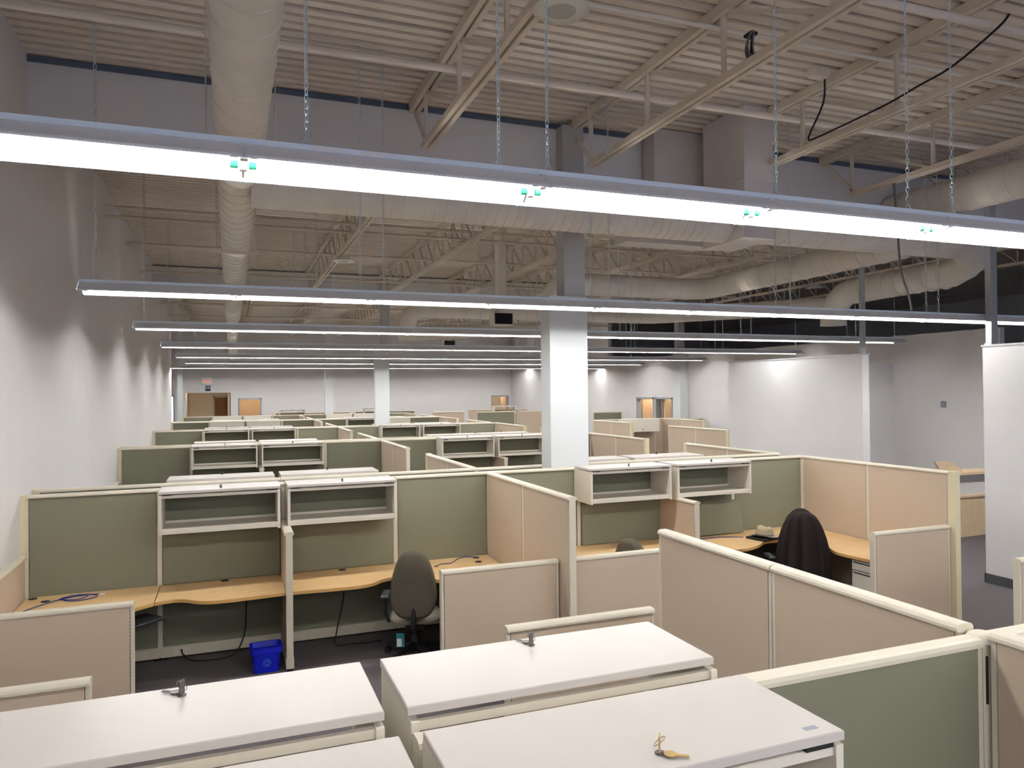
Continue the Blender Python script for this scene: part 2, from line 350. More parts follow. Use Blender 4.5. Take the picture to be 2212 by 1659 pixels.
# ------------------------------------------------------------------ pipes, conduits, cords under the roof
def pipe(name, pts, r, m, label, cat='pipe', n=10):
    o = Vector(pts[0]); return single(name, MB().tube([tuple(Vector(p) - o) for p in pts], r, n), m, label, cat, pts[0])
pipe('sprinkler_pipe', [(-1.8, 6.6, 5.6), (9.0, 6.5, 5.6)], .035, 'deck_paint', 'cream sprinkler pipe crossing the near bay in front of the bulkhead')
pipe('sprinkler_pipe', [(4.2, 4.3, 5.6), (9.0, 4.2, 5.6)], .035, 'deck_paint', 'cream sprinkler pipe at the top right corner of the near bay')
pipe('conduit', [(2.6, 5.4, 5.78), (8.2, 5.32, 5.78)], .022, 'duct_paint', 'pale conduit running above the coiled wire in the near bay')
for i, (yy, z) in enumerate(((13.0, 5.55), (13.0, 5.40), (15.5, 5.45), (18.2, 5.45), (17.9, 5.3))):
    pipe('sprinkler_pipe', [(-1.8, yy, z), (13.9, yy, z)], .03, 'steel_paint', 'thin pipe crossing the middle bay, %s from the viewer' % ORD[i])
for i, (yy, z) in enumerate(((23, 5.2), (25.5, 5.1), (28, 5.1))):
    pipe('sprinkler_pipe', [(-3.6 if yy > 27 else XW, yy, z), (14.1 if yy > 27 else 14.0, yy, z)], .03, 'steel_paint', 'thin pipe crossing the far bay, %s from the viewer' % ORD[i])
pipe('electrical_cord', smooth_pts([(5.80, 5.95, 5.82), (5.87, 6.05, 5.6), (5.92, 6.32, 5.33), (5.92, 6.18, 5.295), (5.92, 5.9, 5.30), (5.92, 5.3, 5.32), (5.92, 4.95, 5.36), (5.92, 4.6, 5.40), (5.93, 4.2, 5.55), (5.93, 4.1, 5.62)], 4), .010, 'black_cable', 'black cord looping along a near bay roof joist', 'cord', 6)
t = thing('junction_box', 'pale electrical junction box on the roof deck above the black cord', 'box', (5.72, 5.95, 5.818)); part('box_body', MB().cbox(-.1, .1, -.06, .06, 0, .09), 'deck_paint', t); part('cover', MB().box(-.09, .09, -.05, .05, -.008, 0), 'duct_paint', t)
mb = MB()
for k in range(5): mb.tube([(.012 * k + .09 * math.cos(a) * .3, .02 * k - .04 + .02 * math.cos(a * 2), .11 * math.sin(a)) for a in [2 * PI * j / 18 for j in range(18)]], .009, 5, closed=True)
t = thing('wire_coil', 'coil of grey wire hanging from a near bay joist', 'wire coil', (4.02, 4.95, 5.42)); part('coil', mb, 'cable_grey', t); part('tie', MB().box(-.01, .06, -.045, .045, .095, .118), 'black_cable', t)
pipe('flexible_conduit', smooth_pts([(8.0, 7.06, 5.25), (8.05, 7.06, 4.6), (8.1, 7.06, 4.1), (8.22, 7.06, 3.8), (8.26, 7.04, 3.57)], 5), .013, 'cable_grey', 'dark flexible conduit curving down to the second light row', 'conduit', 8)
for i, (x, yy, z, rr) in enumerate(((2.08, 4.44, 5.14, .19), (2.06, 14.4, 5.14, .22), (13.9, 14.7, 5.14, .22), (5.6, 19.5, 5.14, .22))):
    t = thing('ceiling_speaker', ('round cream ceiling speaker at the top edge on the nearest joist', 'round cream ceiling speaker on the first middle bay joist', 'round cream ceiling speaker under the dark right roof', 'round cream ceiling speaker far back over the middle rows')[i], 'speaker', (x, yy, z))
    part('housing', MB().lathe([(rr * .62, 0), (rr * .62, .09)], 20), 'speaker_white', t); part('rim', MB().lathe([(rr * .55, -.012), (rr, -.008), (rr, .004), (rr * .6, .012)], 28), 'speaker_white', t)
    part('grille', MB().lathe([(0.0001, -.014), (rr * .54, -.013)], 24), 'speaker_grille', t)

# ------------------------------------------------------------------ fluorescent strip lights
FL = 1.22; ZH = 3.565
def fx_housing(b):
    b.extx([(-.058, 0), (.040, 0), (.040, -.022), (-.058, -.022)], -FL / 2, FL / 2)
    b.box(-FL / 2 + .30, -FL / 2 + .305, -.0585, -.058, -.018, -.006)
def fx_wings(b):
    for s in (-1, 1):
        i_ = .05 if s < 0 else .060  # far wing starts farther out: gap added to throw light onto the ceiling
        p = [(s * i_, -.018 - (i_ - .05) * .667), (s * .158, -.092), (s * .164, -.100), (s * .164, -.106), (s * .155, -.096), (s * i_, -.024 - (i_ - .05) * .667)]
        if s > 0: p = p[::-1]
        b.extx(p, -FL / 2 + .004, FL / 2 - .004)
    b.box(-FL / 2 + .004, FL / 2 - .004, -.05, .040, -.030, -.024)
me_h = cached('fxh', 'housing', 'fixture_daylight_tint', fx_housing); me_w = cached('fxw', 'reflector', 'reflector_white', fx_wings)
me_t = cached('fxt', 'lamp', 'tube_glow', lambda b: b.tube([(-FL / 2 + .05, 0, 0), (FL / 2 - .05, 0, 0)], .0135, 6))
me_s = cached('fxs', 'lamp_socket', 'lamp_end_white', lambda b: b.box(-.013, .013, -.015, .015, -.088, -.03))
me_g = cached('fxg', 'lamp_end', 'lamp_end_green', lambda b: b.tube([(-.014, 0, 0), (.014, 0, 0)], .0145, 8))
me_c = cached('fxc', 'joint_clip', 'fixture_daylight_tint', lambda b: b.box(-.03, .03, .150, .168, -.110, -.096))
me_b = cached('fxb', 'joint_bracket', 'fixture_daylight_tint', lambda b: b.extx([(-.062, -.018), (-.066, -.030), (-.168, -.104), (-.162, -.106), (-.056, -.024)], -.035, .035))
me_l = cached('fxl', 'maker_label', 'sign_white', lambda b: b.box(-.06, .06, -.0592, -.058, -.018, -.005))
LROW = [('nearest', 3.0, -6, 14), ('second', 7.02, 0, 13), ('third', 10.75, 0, 11), ('fourth', 14.8, 0, 12), ('fifth', 18.8, 0, 12), ('sixth', 22.4, 0, 12), ('seventh', 26.6, -1, 13), ('eighth', 30.5, -1, 13), ('ninth', 34.3, -1, 13)]
ZROW = {30.5: 3.705, 34.3: 3.825}     # added unseen rows lighting the far wall, raised to hide behind the seventh
X0L = -1.165
def chain_mesh(L, pitch, ro, rw, seg, k):
    b = MB(); z = 0.0; i = 0
    while z < L:
        pts = []
        for j in range(seg):
            a = 2 * PI * j / seg; u, v = math.cos(a) * ro, math.sin(a) * pitch * .66
            c, s = (math.cos(i * PI / 2 + .5), math.sin(i * PI / 2 + .5)); pts.append((u * c, u * s, z + v))
        b.tube(pts, rw, k, closed=True); z += pitch; i += 1
    return b
CH_NEAR = chain_mesh(2.3, .0265, .0085, .0022, 8, 4).mesh('chain_links', 'chain_steel')
CH_FAR = chain_mesh(2.3, .055, .012, .0035, 6, 3).mesh('chain_links', 'chain_steel')
def hook_mesh(b): b.tube([(-.018, 0, 0), (-.016, 0, .03), (0, 0, .045), (.016, 0, .03), (.018, 0, 0)], .003, 5)
HOOK = cached('hook', 'hook', 'chain_steel', hook_mesh)
me_e = cached('fxe', 'end_plate', 'fixture_daylight_tint', lambda b: b.extx([(-.058, 0), (.058, 0), (.164, -.1), (.15, -.1), (.06, -.03), (-.06, -.03), (-.15, -.1), (-.164, -.1)], -.002, .002))
def strip(x, y, label, group, socket, lab, endp=0):
    t = thing('strip_light', label, 'light fixture', (x, y, ZROW.get(y, ZH)), group=group)
    obj('housing', me_h, t); rf = obj('reflector', me_w, t)
    for s in (-.07, .07):
        o = obj('lamp', me_t, t, (0, s, -.066))
        if socket:
            for e in (-1, 1): obj('lamp_end', me_g, o, (e * (FL / 2 - .035), 0, 0))
    if endp: obj('end_plate', me_e, t, (endp * FL / 2, 0, 0))
    obj('joint_clip', me_c, t, (FL / 2, 0, 0)); obj('joint_bracket', me_b, t, (FL / 2, 0, 0))
    if socket:
        for s in (-.07, .07): obj('lamp_socket', me_s, t, (FL / 2, s, 0))
    if lab: obj('maker_label', me_l, t, (-.3, 0, 0)); obj('maker_label', me_l, t, (-.12, 0, 0))
for ri, (rn, yy, i0, i1) in enumerate(LROW):
    cnt = 0
    if ri == 0: i0, i1 = 0, 8
    for i in range(i0, i1):
        x = X0L + FL * (i + .5)
        if ri == 0 and i == 0: pass
        strip(x, yy, 'fluorescent strip fixture, %s from the left in the %s light row' % (ORD[i - i0] if True else '', rn), 'strip lights of the %s row' % rn, ri < 3, (i % 2 == (0 if ri else 1)), -1 if i == i0 else 1 if i == i1 - 1 else 0)
    # chains
    if ri == 0: xs = [.29, 1.10, 1.33, 2.6, 3.50, 3.84]
    else: xs = [X0L + .12] + sum([[X0L + FL * (i + 1) - .11, X0L + FL * (i + 1) + .11] for i in range(i0, i1 - 1) if i % 2], []) + [X0L + FL * i1 - .12]
    if ri > 4: xs = xs[::2]
    xs = [x for x in xs if not (ri == 1 and 10.9 < x)]
    for ci, x in enumerate(xs):
        t = thing('light_chain', 'steel chain hanging the %s light row, chain %s from the left' % (rn, ORD[min(ci, 13)]), 'chain', (x, yy, ZROW.get(yy, ZH)), group='chains of the %s light row' % rn)
        obj('chain_links', CH_NEAR if ri == 0 else CH_FAR, t, (0, 0, .045)); obj('hook', HOOK, t)
# unseen rows added behind the viewer to light the nearest desks
for rn, yy in (('first', -1.0), ('second', -5.0)):
    for i in range(8):
        strip(X0L + FL * (i + .5), yy, 'fluorescent strip fixture, %s from the left in the %s added row behind the viewer' % (ORD[i], rn), 'added strip lights behind the viewer', False, False)

# ------------------------------------------------------------------ cubicle panels
HT, HL, HM = 1.68, 1.10, 1.30
def cap_prof(wd=.044, h=.03): return [(-wd, 0), (wd, 0), (wd, h * .45), (wd * .8, h * .85), (wd * .45, h), (-wd * .45, h), (-wd * .8, h * .85), (-wd, h * .45)]
def panel(name, x, y, rz, L, h, front, back, label, group, detail=1, post0=False, post1=False, outlet=()):
    t = thing(name, label, 'cubicle panel', (x, y, 0), rz, group); L = round(L, 3); T = .03
    obj('frame', cached(('fr', L, h), 'frame', 'cream_metal', lambda b: b.box(0, .022, -T, T, .03, h - .03).box(L - .022, L, -T, T, .03, h - .03).box(.022, L - .022, -.012, .012, .13, h - .03)), t)
    obj('front_fabric', cached(('ff', L, h, front), 'front_fabric', front, lambda b: b.box(.026, L - .026, -T - .002, -.013, .14, h - .034)), t)
    obj('back_fabric', cached(('fb', L, h, back), 'back_fabric', back, lambda b: b.box(.026, L - .026, .013, T + .002, .14, h - .034)), t)
    obj('top_cap', cached(('tc', L), 'top_cap', 'cream_metal', lambda b: b.extx(cap_prof(), .0015, L - .0015)), t, (0, 0, h - .03))
    if detail:
        rw = obj('base_raceway', cached(('br', L), 'base_raceway', 'cream_metal', lambda b: b.box(.006, L - .006, -T - .006, T + .006, .025, .128)), t)
        for s in (.03, L - .03): obj('levelling_foot', cached('foot', 'levelling_foot', 'dark_rubber', lambda b: b.lathe([(.03, 0), (.034, .008), (.02, .028)], 12)), t, (s, 0, 0))
        for ox in outlet:
            o = obj('outlet', cached('outlet', 'outlet', 'outlet_cream', lambda b: b.box(-.065, .065, -T - .010, -T - .006, .04, .11)), rw, (ox, 0, 0))
    if detail > 2:      # slotted edge of the frame
        def slots(b):
            z = .2
            while z < h - .06: b.box(.0225, .0262, -T - .001, -T + .004, z, z + .011); b.box(L - .0262, L - .0225, -T - .001, -T + .004, z, z + .011); z += .026
        obj('slot_strip', cached(('sl', L, h), 'slot_strip', 'dark_rubber', slots), t)['kind'] = 'stuff'
    for flag, xx in ((post0, -.075), (post1, L)):
        if flag: obj('end_post', cached(('ep', h), 'end_post', 'ivory_post', lambda b: b.box(0, .075, -.037, .037, .02, h - .012).box(-.001, .076, -.039, .039, h - .012, h + .002)), t, (xx, 0, 0))
    return t

# ------------------------------------------------------------------ overhead cabinets
CW, CD = 1.075, .44
def key_mb(b, m=0):
    b.box(-.003, .003, -.011, .011, .004, .045)
def cabinet(x, y, rz, label, group, state='open', wd=CW, near=0, key=True, zt=1.70):
    """x,y: middle of the back edge on the panel; front is local -y."""
    t = thing('overhead_cabinet', label, 'overhead cabinet', (x, y, zt - .41), rz, group); a = round(wd / 2, 3)
    for s, nm in ((-1, 'l'), (1, 'r')):
        obj('side_panel', cached(('cs', a), 'side_panel', 'cabinet_metal', lambda b: b.box(-.012, .012, -CD, 0, 0, .375)), t, (s * (a - .012), 0, 0))
    obj('shelf', cached(('csh', a), 'shelf', 'cabinet_metal', lambda b: b.box(-a + .024, a - .024, -CD + .015, -.01, .035, .052).box(-a + .024, a - .024, -CD + .005, -CD + .02, .012, .062).box(-a + .024, a - .024, -CD + .003, -CD + .006, .034, .037).box(-a + .024, a - .024, -.02, -.004, .035, .075)), t)
    obj('top_rail', cached(('ctr', a), 'top_rail', 'cabinet_metal', lambda b: b.box(-a + .024, a - .024, -CD + .01, -CD + .03, .345, .372).box(-a + .024, a - .024, -.03, -.01, .345, .372)), t)
    if state == 'open':
        dm = 'white_laminate'
        obj('flip_door', cached(('cd', a), 'flip_door', dm, lambda b: b.cbox(-a - .004, a + .004, -CD + .0, -.025, .385, .41, .003)), t)
        obj('door_slide', cached(('csl', a), 'door_slide', 'black_plastic', lambda b: b.box(-a + .03, -a + .12, -CD + .002, -CD + .03, .372, .386).box(a - .12, a - .03, -CD + .002, -CD + .03, .372, .386)), t)
        lx, ly, lz = 0, -CD + .075, .41
    else:
        obj('top_panel', cached(('ctp', a), 'top_panel', 'cabinet_metal', lambda b: b.box(-a, a, -CD, -.01, .376, .40)), t)
        obj('flip_door', cached(('cdf', a), 'flip_door', 'cabinet_metal', lambda b: b.box(-a, a, -CD - .025, -CD - .002, 0, .40)), t)
        lx, ly, lz = 0, -CD - .025, .06
    if state == 'open':
        lk = obj('lock', cached('lock', 'lock', 'dark_metal', lambda b: b.lathe([(.013, 0), (.013, .004), (.008, .006)], 12)), t, (lx, ly, lz))
        obj('lock_bolt', cached('lbolt', 'lock_bolt', 'black_plastic', lambda b: b.box(-.009, .009, -.012, .012, -.05, -.026)), lk)
        if key: obj('key', cached('key', 'key', 'dark_metal', lambda b: b.box(-.002, .002, -.009, .009, .004, .034).box(-.011, .007, .009, .012, .012, .020)), lk, None, random.uniform(0, 3))
    else:
        lk = obj('lock', cached('lock2', 'lock', 'dark_metal', lambda b: b.box(-.01, .01, -.012, .0, -.01, .03)), t, (lx, ly, lz))
    return t

# rows: spine lines. front side faces the viewer
SX = [-1.77, -.65, .51, 1.68, 2.76, 3.90, 5.03, 6.14, 7.28]
CABX = [(-.085), 1.06, 4.37, 5.53]
ROWS = [  # name, Y, facing(-1 viewer, +1 away), height tweaks, cabinet states
    ('nearest row', 2.00, 0, 2), ('blue bin row', 8.01, -1, 3), ('row behind the blue bin row', 8.44, 1, 1), ('third row back', 14.3, -1, 1), ('fourth row back', 14.73, 1, 0),
    ('fifth row back', 20.4, -1, 0), ('sixth row back', 20.86, 1, 0), ('seventh row back', 26.6, -1, 0), ('eighth row back', 27.0, 1, 0), ('ninth row back', 32.6, -1, 0)]
STATE = {8.01: 'oooo', 8.44: 'oooo', 14.3: 'oooo', 14.73: 'ocoo', 20.4: 'oooo', 20.86: 'oocc', 26.6: 'ccoc', 27.0: 'cooc', 32.6: 'cccc'}
G, TN = 'green_fabric', 'tan_fabric'
def divider(name, x, y0, y1, h, label, group, detail, n=2, post_far=False, post_near=False):
    L = (y1 - y0) / n
    for k in range(n):
        panel(name, x, y0 + k * L, PI / 2, L, h, TN, TN, label % (('nearer', 'farther')[k] if n == 2 else ''), group, detail, post0=post_near and k == 0, post1=post_far and k == n - 1)
for ri, (rn, Y, face, det) in enumerate(ROWS):
    if ri == 0: continue
    for i in range(8):
        outs = ()
        if Y == 8.01: outs = {0: (.95,), 1: (.18, .95), 2: (.15, .85), 3: (), 4: (), 5: (), 6: (), 7: ()}[i]
        panel('cubicle_panel', SX[i], Y, 0, SX[i + 1] - SX[i], HT, G, G, 'green spine panel, %s from the left in the %s' % (ORD[i], rn), 'green panels of the ' + rn, det, post0=(i == 0), outlet=outs)
    for k, st in enumerate(STATE[Y]):
        word = 'open overhead cabinet' if st == 'o' else 'closed cream overhead cabinet'
        cabinet(CABX[k], Y + face * .047, 0 if face < 0 else PI, '%s, %s from left in the %s' % (word, ORD[k], rn), 'cabinets of the ' + rn, 'open' if st == 'o' else 'closed')
    a, b = ((Y - 2.24, Y - .05) if face < 0 else (Y + .05, Y + 2.24))
    seg = 'nearer' if face < 0 else 'farther'
    divider('cubicle_panel', 2.76, a, b, HT, 'tall tan divider, %s half, between clusters, ' + rn, 'tall dividers of the ' + rn, det, post_near=False, post_far=face > 0)
    divider('cubicle_panel', 7.30, a, b, HT, 'tall tan end divider, %s half, right end, ' + rn, 'right end dividers of the ' + rn, det, post_near=face < 0, post_far=face > 0)
    if face < 0: divider('cubicle_panel', -1.80, a, b, HL + .03, 'low tan side panel, %s half, by left wall in the ' + rn, 'left side panels of the ' + rn, det)
    # short dividers between paired seats
    for k, xm in enumerate((.51, 5.03)):
        y0, y1 = (Y - .82, Y - .05) if face < 0 else (Y + .05, Y + .82)
        panel('cubicle_panel', xm, y0, PI / 2, y1 - y0, HM, TN, TN, 'short tan seat divider, %s one in the %s' % (('left', 'right')[k], rn), 'seat dividers of the ' + rn, det)
    # low front walls
    yl = Y - 2.0 if face < 0 else Y + 2.0
    for k, (x0, x1) in enumerate(((-1.755, -.66), (1.64, 2.715), (2.81, 3.95), (6.18, 7.255))):
        yv = yl if k < 3 else (yl - .22 if face < 0 else yl + .22)
        panel('cubicle_panel', x0, yv, 0, x1 - x0, HL, TN, TN, 'low tan front panel, %s from the left in the %s' % (ORD[k], rn), 'low front panels of the ' + rn, det)

# nearest row, seats on both sides
Y = 2.0; rn = 'nearest row'
NX = [-1.8, -.70, .425, .46, 1.545, 2.64, 2.72, 3.85, 4.98]
for k, (x0, x1) in enumerate(((-1.8, -.70), (-.695, .405), (.47, 1.545), (1.55, 2.64), (2.72, 3.85), (3.855, 4.98))):
    panel('cubicle_panel', x0, Y, 0, x1 - x0, HT - .03, G, G, 'green spine panel, %s from the left in the nearest row' % ORD[k], 'green panels of the nearest row', 2)
t = thing('panel_connector', 'cream cross connector joining four panels at lower right', 'connector', (2.68, Y, 0)); part('post', MB().box(-.038, .038, -.032, .032, .02, HT - .05), 'cream_metal', t); part('cover_cap', MB().lathe([(.052, HT - .055), (.056, HT - .04), (.05, HT - .028), (.03, HT - .02), (.0001, HT - .018)], 16), 'cream_metal', t)
part('slot', MB().box(-.025, -.012, -.034, -.03, 1.40, HT - .1), 'black_plastic', t)
cabinet(-.140, Y + .055, PI, 'white topped overhead cabinet at lower left, far side of nearest row', 'cabinets of the nearest row', near=1, zt=1.70, key=False)
cabinet(.99, Y + .055, PI, 'white topped overhead cabinet at lower middle, far side of nearest row', 'cabinets of the nearest row', near=1, zt=1.70, wd=1.037, key=False)
cabinet(-.133, Y - .055, 0, 'white topped overhead cabinet at bottom left edge, near side of nearest row', 'cabinets of the nearest row', near=1, key=False, zt=1.70)
nc = cabinet(.987, Y - .055, 0, 'white topped overhead cabinet with brass keys, near side of nearest row', 'cabinets of the nearest row', near=1, key=False, zt=1.70, wd=1.02)
part('asset_label', MB().box(.42, .462, -CD + .035, -CD + .052, .4101, .4106), 'switch_grey', nc, label='tiny grey asset label')
for k, (ya, yb) in enumerate(((Y + .05, 3.11), (3.115, 4.19))):
    panel('cubicle_panel', 2.66, ya, PI / 2, yb - ya, HT, TN, TN, 'tall tan divider, %s half, behind the teal panel' % ('nearer', 'farther')[k], 'tall dividers of the nearest row', 2)
panel('cubicle_panel', 2.69, .0, PI / 2, Y - .05, HT, TN, TN, 'tall tan divider at the lower right corner toward the viewer', None, 2)
panel('cubicle_panel', 1.63, 4.42, 0, 1.08, HL, TN, TN, 'low tan front panel just behind the lower middle white cabinet', 'low front panels of the nearest row', 2)
panel('cubicle_panel', -1.8, 4.42, 0, 1.11, HL + .02, TN, TN, 'low tan front panel behind the lower left white cabinet', 'low front panels of the nearest row', 2)
panel('cubicle_panel', 6.36, 4.42, 0, .9, HL, TN, TN, 'low tan front panel at the right edge beside the aisle', 'low front panels of the nearest row', 1)

# third cluster on the right, farther back
R = 'right hand cluster'
divider('cubicle_panel', 10.45, 13.75, 16.1, HT, 'tall tan divider, %s half, in front of the white partition end', 'right cluster dividers', 0, post_near=True)
divider('cubicle_panel', 10.5, 18.1, 20.35, HT, 'tall tan divider, %s half, left side of the closed right cabinet', 'right cluster dividers', 0, post_near=True)
divider('cubicle_panel', 13.0, 18.2, 20.35, HT, 'tall tan divider, %s half, right side of the closed right cabinet', 'right cluster dividers', 0, post_near=True)
for k in range(3): panel('cubicle_panel', 10.5 + 1.1 * k, 20.4, 0, 1.1, HT, TN, G, 'tan spine panel, %s from the left in the right cluster' % ORD[k], 'right cluster spine panels', 0)
cabinet(11.95, 20.36, 0, 'closed cream overhead cabinet over the right cluster', None, 'closed', wd=1.2)
panel('cubicle_panel', 14.0 - .95, 19.6, 0, .9, HT, G, G, 'dark green panel against the right wall near the boxed column', None, 0)
panel('cubicle_panel', 12.6, 24.5, 0, 1.2, HT + .1, G, G, 'dark green panel far back below the right light ends', None, 0)
panel('cubicle_panel', 9.2, 17.2, 0, .95, HL + .1, TN, TN, 'low tan panel beside the narrow gap of the right cluster', None, 0)
# a few far panels and cabinets before the far wall
for k, (x0, x1, yy, f) in enumerate(((1.9, 5.2, 34.6, TN), (5.4, 8.2, 34.4, G), (10.6, 13.6, 33.5, TN), (8.2, 9.6, 31.0, TN), (9.7, 11.4, 29.5, G), (11.5, 13.5, 29.4, TN))):
    panel('cubicle_panel', x0, yy, 0, x1 - x0, HT + .05, f, f, '%s panel far back, %s of the last mixed panels' % ('tan' if f == TN else 'green', ORD[k]), 'far back panels', 0)
cabinet(2.6, 34.56, 0, 'small open cabinet standing out against the far wall, left one', None, 'open', zt=1.86)
cabinet(6.3, 34.36, 0, 'small open cabinet standing out against the far wall, behind the mid column', None, 'open', zt=1.88)
cabinet(12.3, 33.46, 0, 'small open cabinet below the far right doorway', None, 'open', zt=1.9)

# ------------------------------------------------------------------ tackboards under the cabinets
for k, (x0, x1) in enumerate(((-.62, .47), (.55, 1.65), (3.93, 4.99))):
    single('tackboard', MB().cbox(x0, x1, 7.945, 7.968, .745, 1.235, .006), G, 'green tackboard below the %s cabinet of the blue bin row' % ORD[k], 'tackboard', group='tackboards')
t = single('tackboard', MB().prism([(5.08, 0), (6.12, 0), (6.10, .42), (5.08, .42)], 0, .022), G, 'loose green tackboard leaning beside the grey hat', 'tackboard', group='tackboards')
t.rotation_euler = (math.radians(80), 0, 0); t.location = (.06, 7.84, .748)

# ------------------------------------------------------------------ desks
ZD = .738
def worktop(name, poly, label, group, grommets=()):
    t = thing(name, label, 'desk', (poly[0][0], poly[0][1], 0), group=group); ox, oy = poly[0]
    loc = [(x - ox, y - oy) for x, y in poly]
    part('top_surface', MB().prism(loc, ZD - .004, ZD), 'maple', t)
    part('edge_band', MB().prism(loc, ZD - .032, ZD - .004), 'maple_edge', t)
    for gx, gy in grommets: part('grommet', MB().lathe([(.036, 0), (.034, .006), (.022, .006)], 16, sx=1.05), 'black_plastic', t, (gx - ox, gy - oy, ZD))
    b = MB()
    xs = [p[0] for p in loc]; ym = max(p[1] for p in loc)
    b.box(min(xs) + .05, max(xs) - .05, ym - .04, ym - .005, ZD - .09, ZD - .034)
    for xx in (min(xs) + .06, max(xs) - .06): b.box(xx - .012, xx + .012, ym - .45, ym - .01, ZD - .075, ZD - .034)
    part('support_bracket', b, 'black_plastic', t)
    return t
def mir(p, c): return [(2 * c - x, y) for x, y in reversed(p)]
YB = 7.968
fr = smooth_pts([(-.64, 7.335), (-.5, 7.375), (-.38, 7.33), (-.28, 7.235), (-.15, 7.185), (.05, 7.185), (.476, 7.22)], 5)
straight = [(-.64, YB)] + fr + [(.476, YB)]
cf = smooth_pts([(-.648, 7.33), (-.80, 7.20), (-.95, 7.02), (-1.05, 6.8), (-1.08, 6.5), (-1.05, 6.05)], 5)
corner = [(-1.755, YB), (-1.755, 6.05)] + cf[::-1] + [(-.648, YB)]
DG = 'maple worktops of the blue bin row'
worktop('worktop', straight, 'wavy maple worktop left of the seat divider above the blue bin', DG, [(-.06, 7.9)])
worktop('worktop', corner, 'maple corner worktop at left holding the coiled blue cable', DG, [(-1.70, 7.9), (-1.57, 7.75)])
worktop('worktop', mir(straight, .51), 'wavy maple worktop right of the seat divider', DG, [(1.09, 7.88)])
worktop('worktop', [(min(x, 2.72), y) for x, y in mir(corner, .51)], 'maple corner worktop behind the brown office chair', DG, [(2.56, 7.86), (2.52, 7.66)])
worktop('worktop', [(x + 4.53, y) for x, y in straight], 'wavy maple worktop under the right cluster left cabinet', DG, [(4.53, 7.88)])
worktop('worktop', [(max(x + 4.538, 2.80), y) for x, y in corner], 'maple corner worktop right of the tall tan divider', DG)
cf = smooth_pts([(5.07, 7.10), (5.45, 7.05), (5.65, 7.06), (5.85, 7.14), (6.05, 7.28), (6.25, 7.30), (6.42, 7.20), (6.53, 6.98), (6.52, 6.75), (6.42, 6.55), (6.40, 6.35), (6.46, 5.85)], 5)
worktop('worktop', [(5.07, YB)] + cf + [(7.245, 5.85), (7.245, YB)], 'large L shaped maple worktop with the hat on it', DG)
kt = thing('keyboard_tray', 'dark keyboard tray under the left corner worktop', 'keyboard tray', (-.82, 7.2, .60), math.radians(40)); part('tray', MB().cbox(-.24, .24, -.14, .14, 0, .02), 'black_plastic', kt); part('arm', MB().box(-.03, .03, .1, .35, .02, .1), 'black_plastic', kt)
for x, yy, lb in ((6.75, 6.12, 'cream drawer pedestal under the right L worktop'),):
    t = thing('drawer_pedestal', lb, 'drawer unit', (x, yy, 0)); part('body', MB().box(-.27, .22, -.2, .2, .04, .69), 'cabinet_metal', t)
    for z0, z1 in ((.585, .685), (.36, .57), (.06, .345)):
        d = part('drawer', MB().box(-.30, -.272, -.2, .2, z0, z1 - .03).box(-.292, -.272, -.2, .2, z1 - .03, z1 - .012).box(-.30, -.272, -.2, .2, z1 - .012, z1), 'cabinet_metal', t)
        part('pull', MB().box(-.2925, -.288, -.19, .19, z1 - .029, z1 - .013), 'arm_grey', d)
    for sx in (-.22, .17):
        for sy in (-.15, .15): part('caster', MB().lathe([(.025, 0), (.025, .04)], 10), 'dark_rubber', t, (sx, sy, 0))

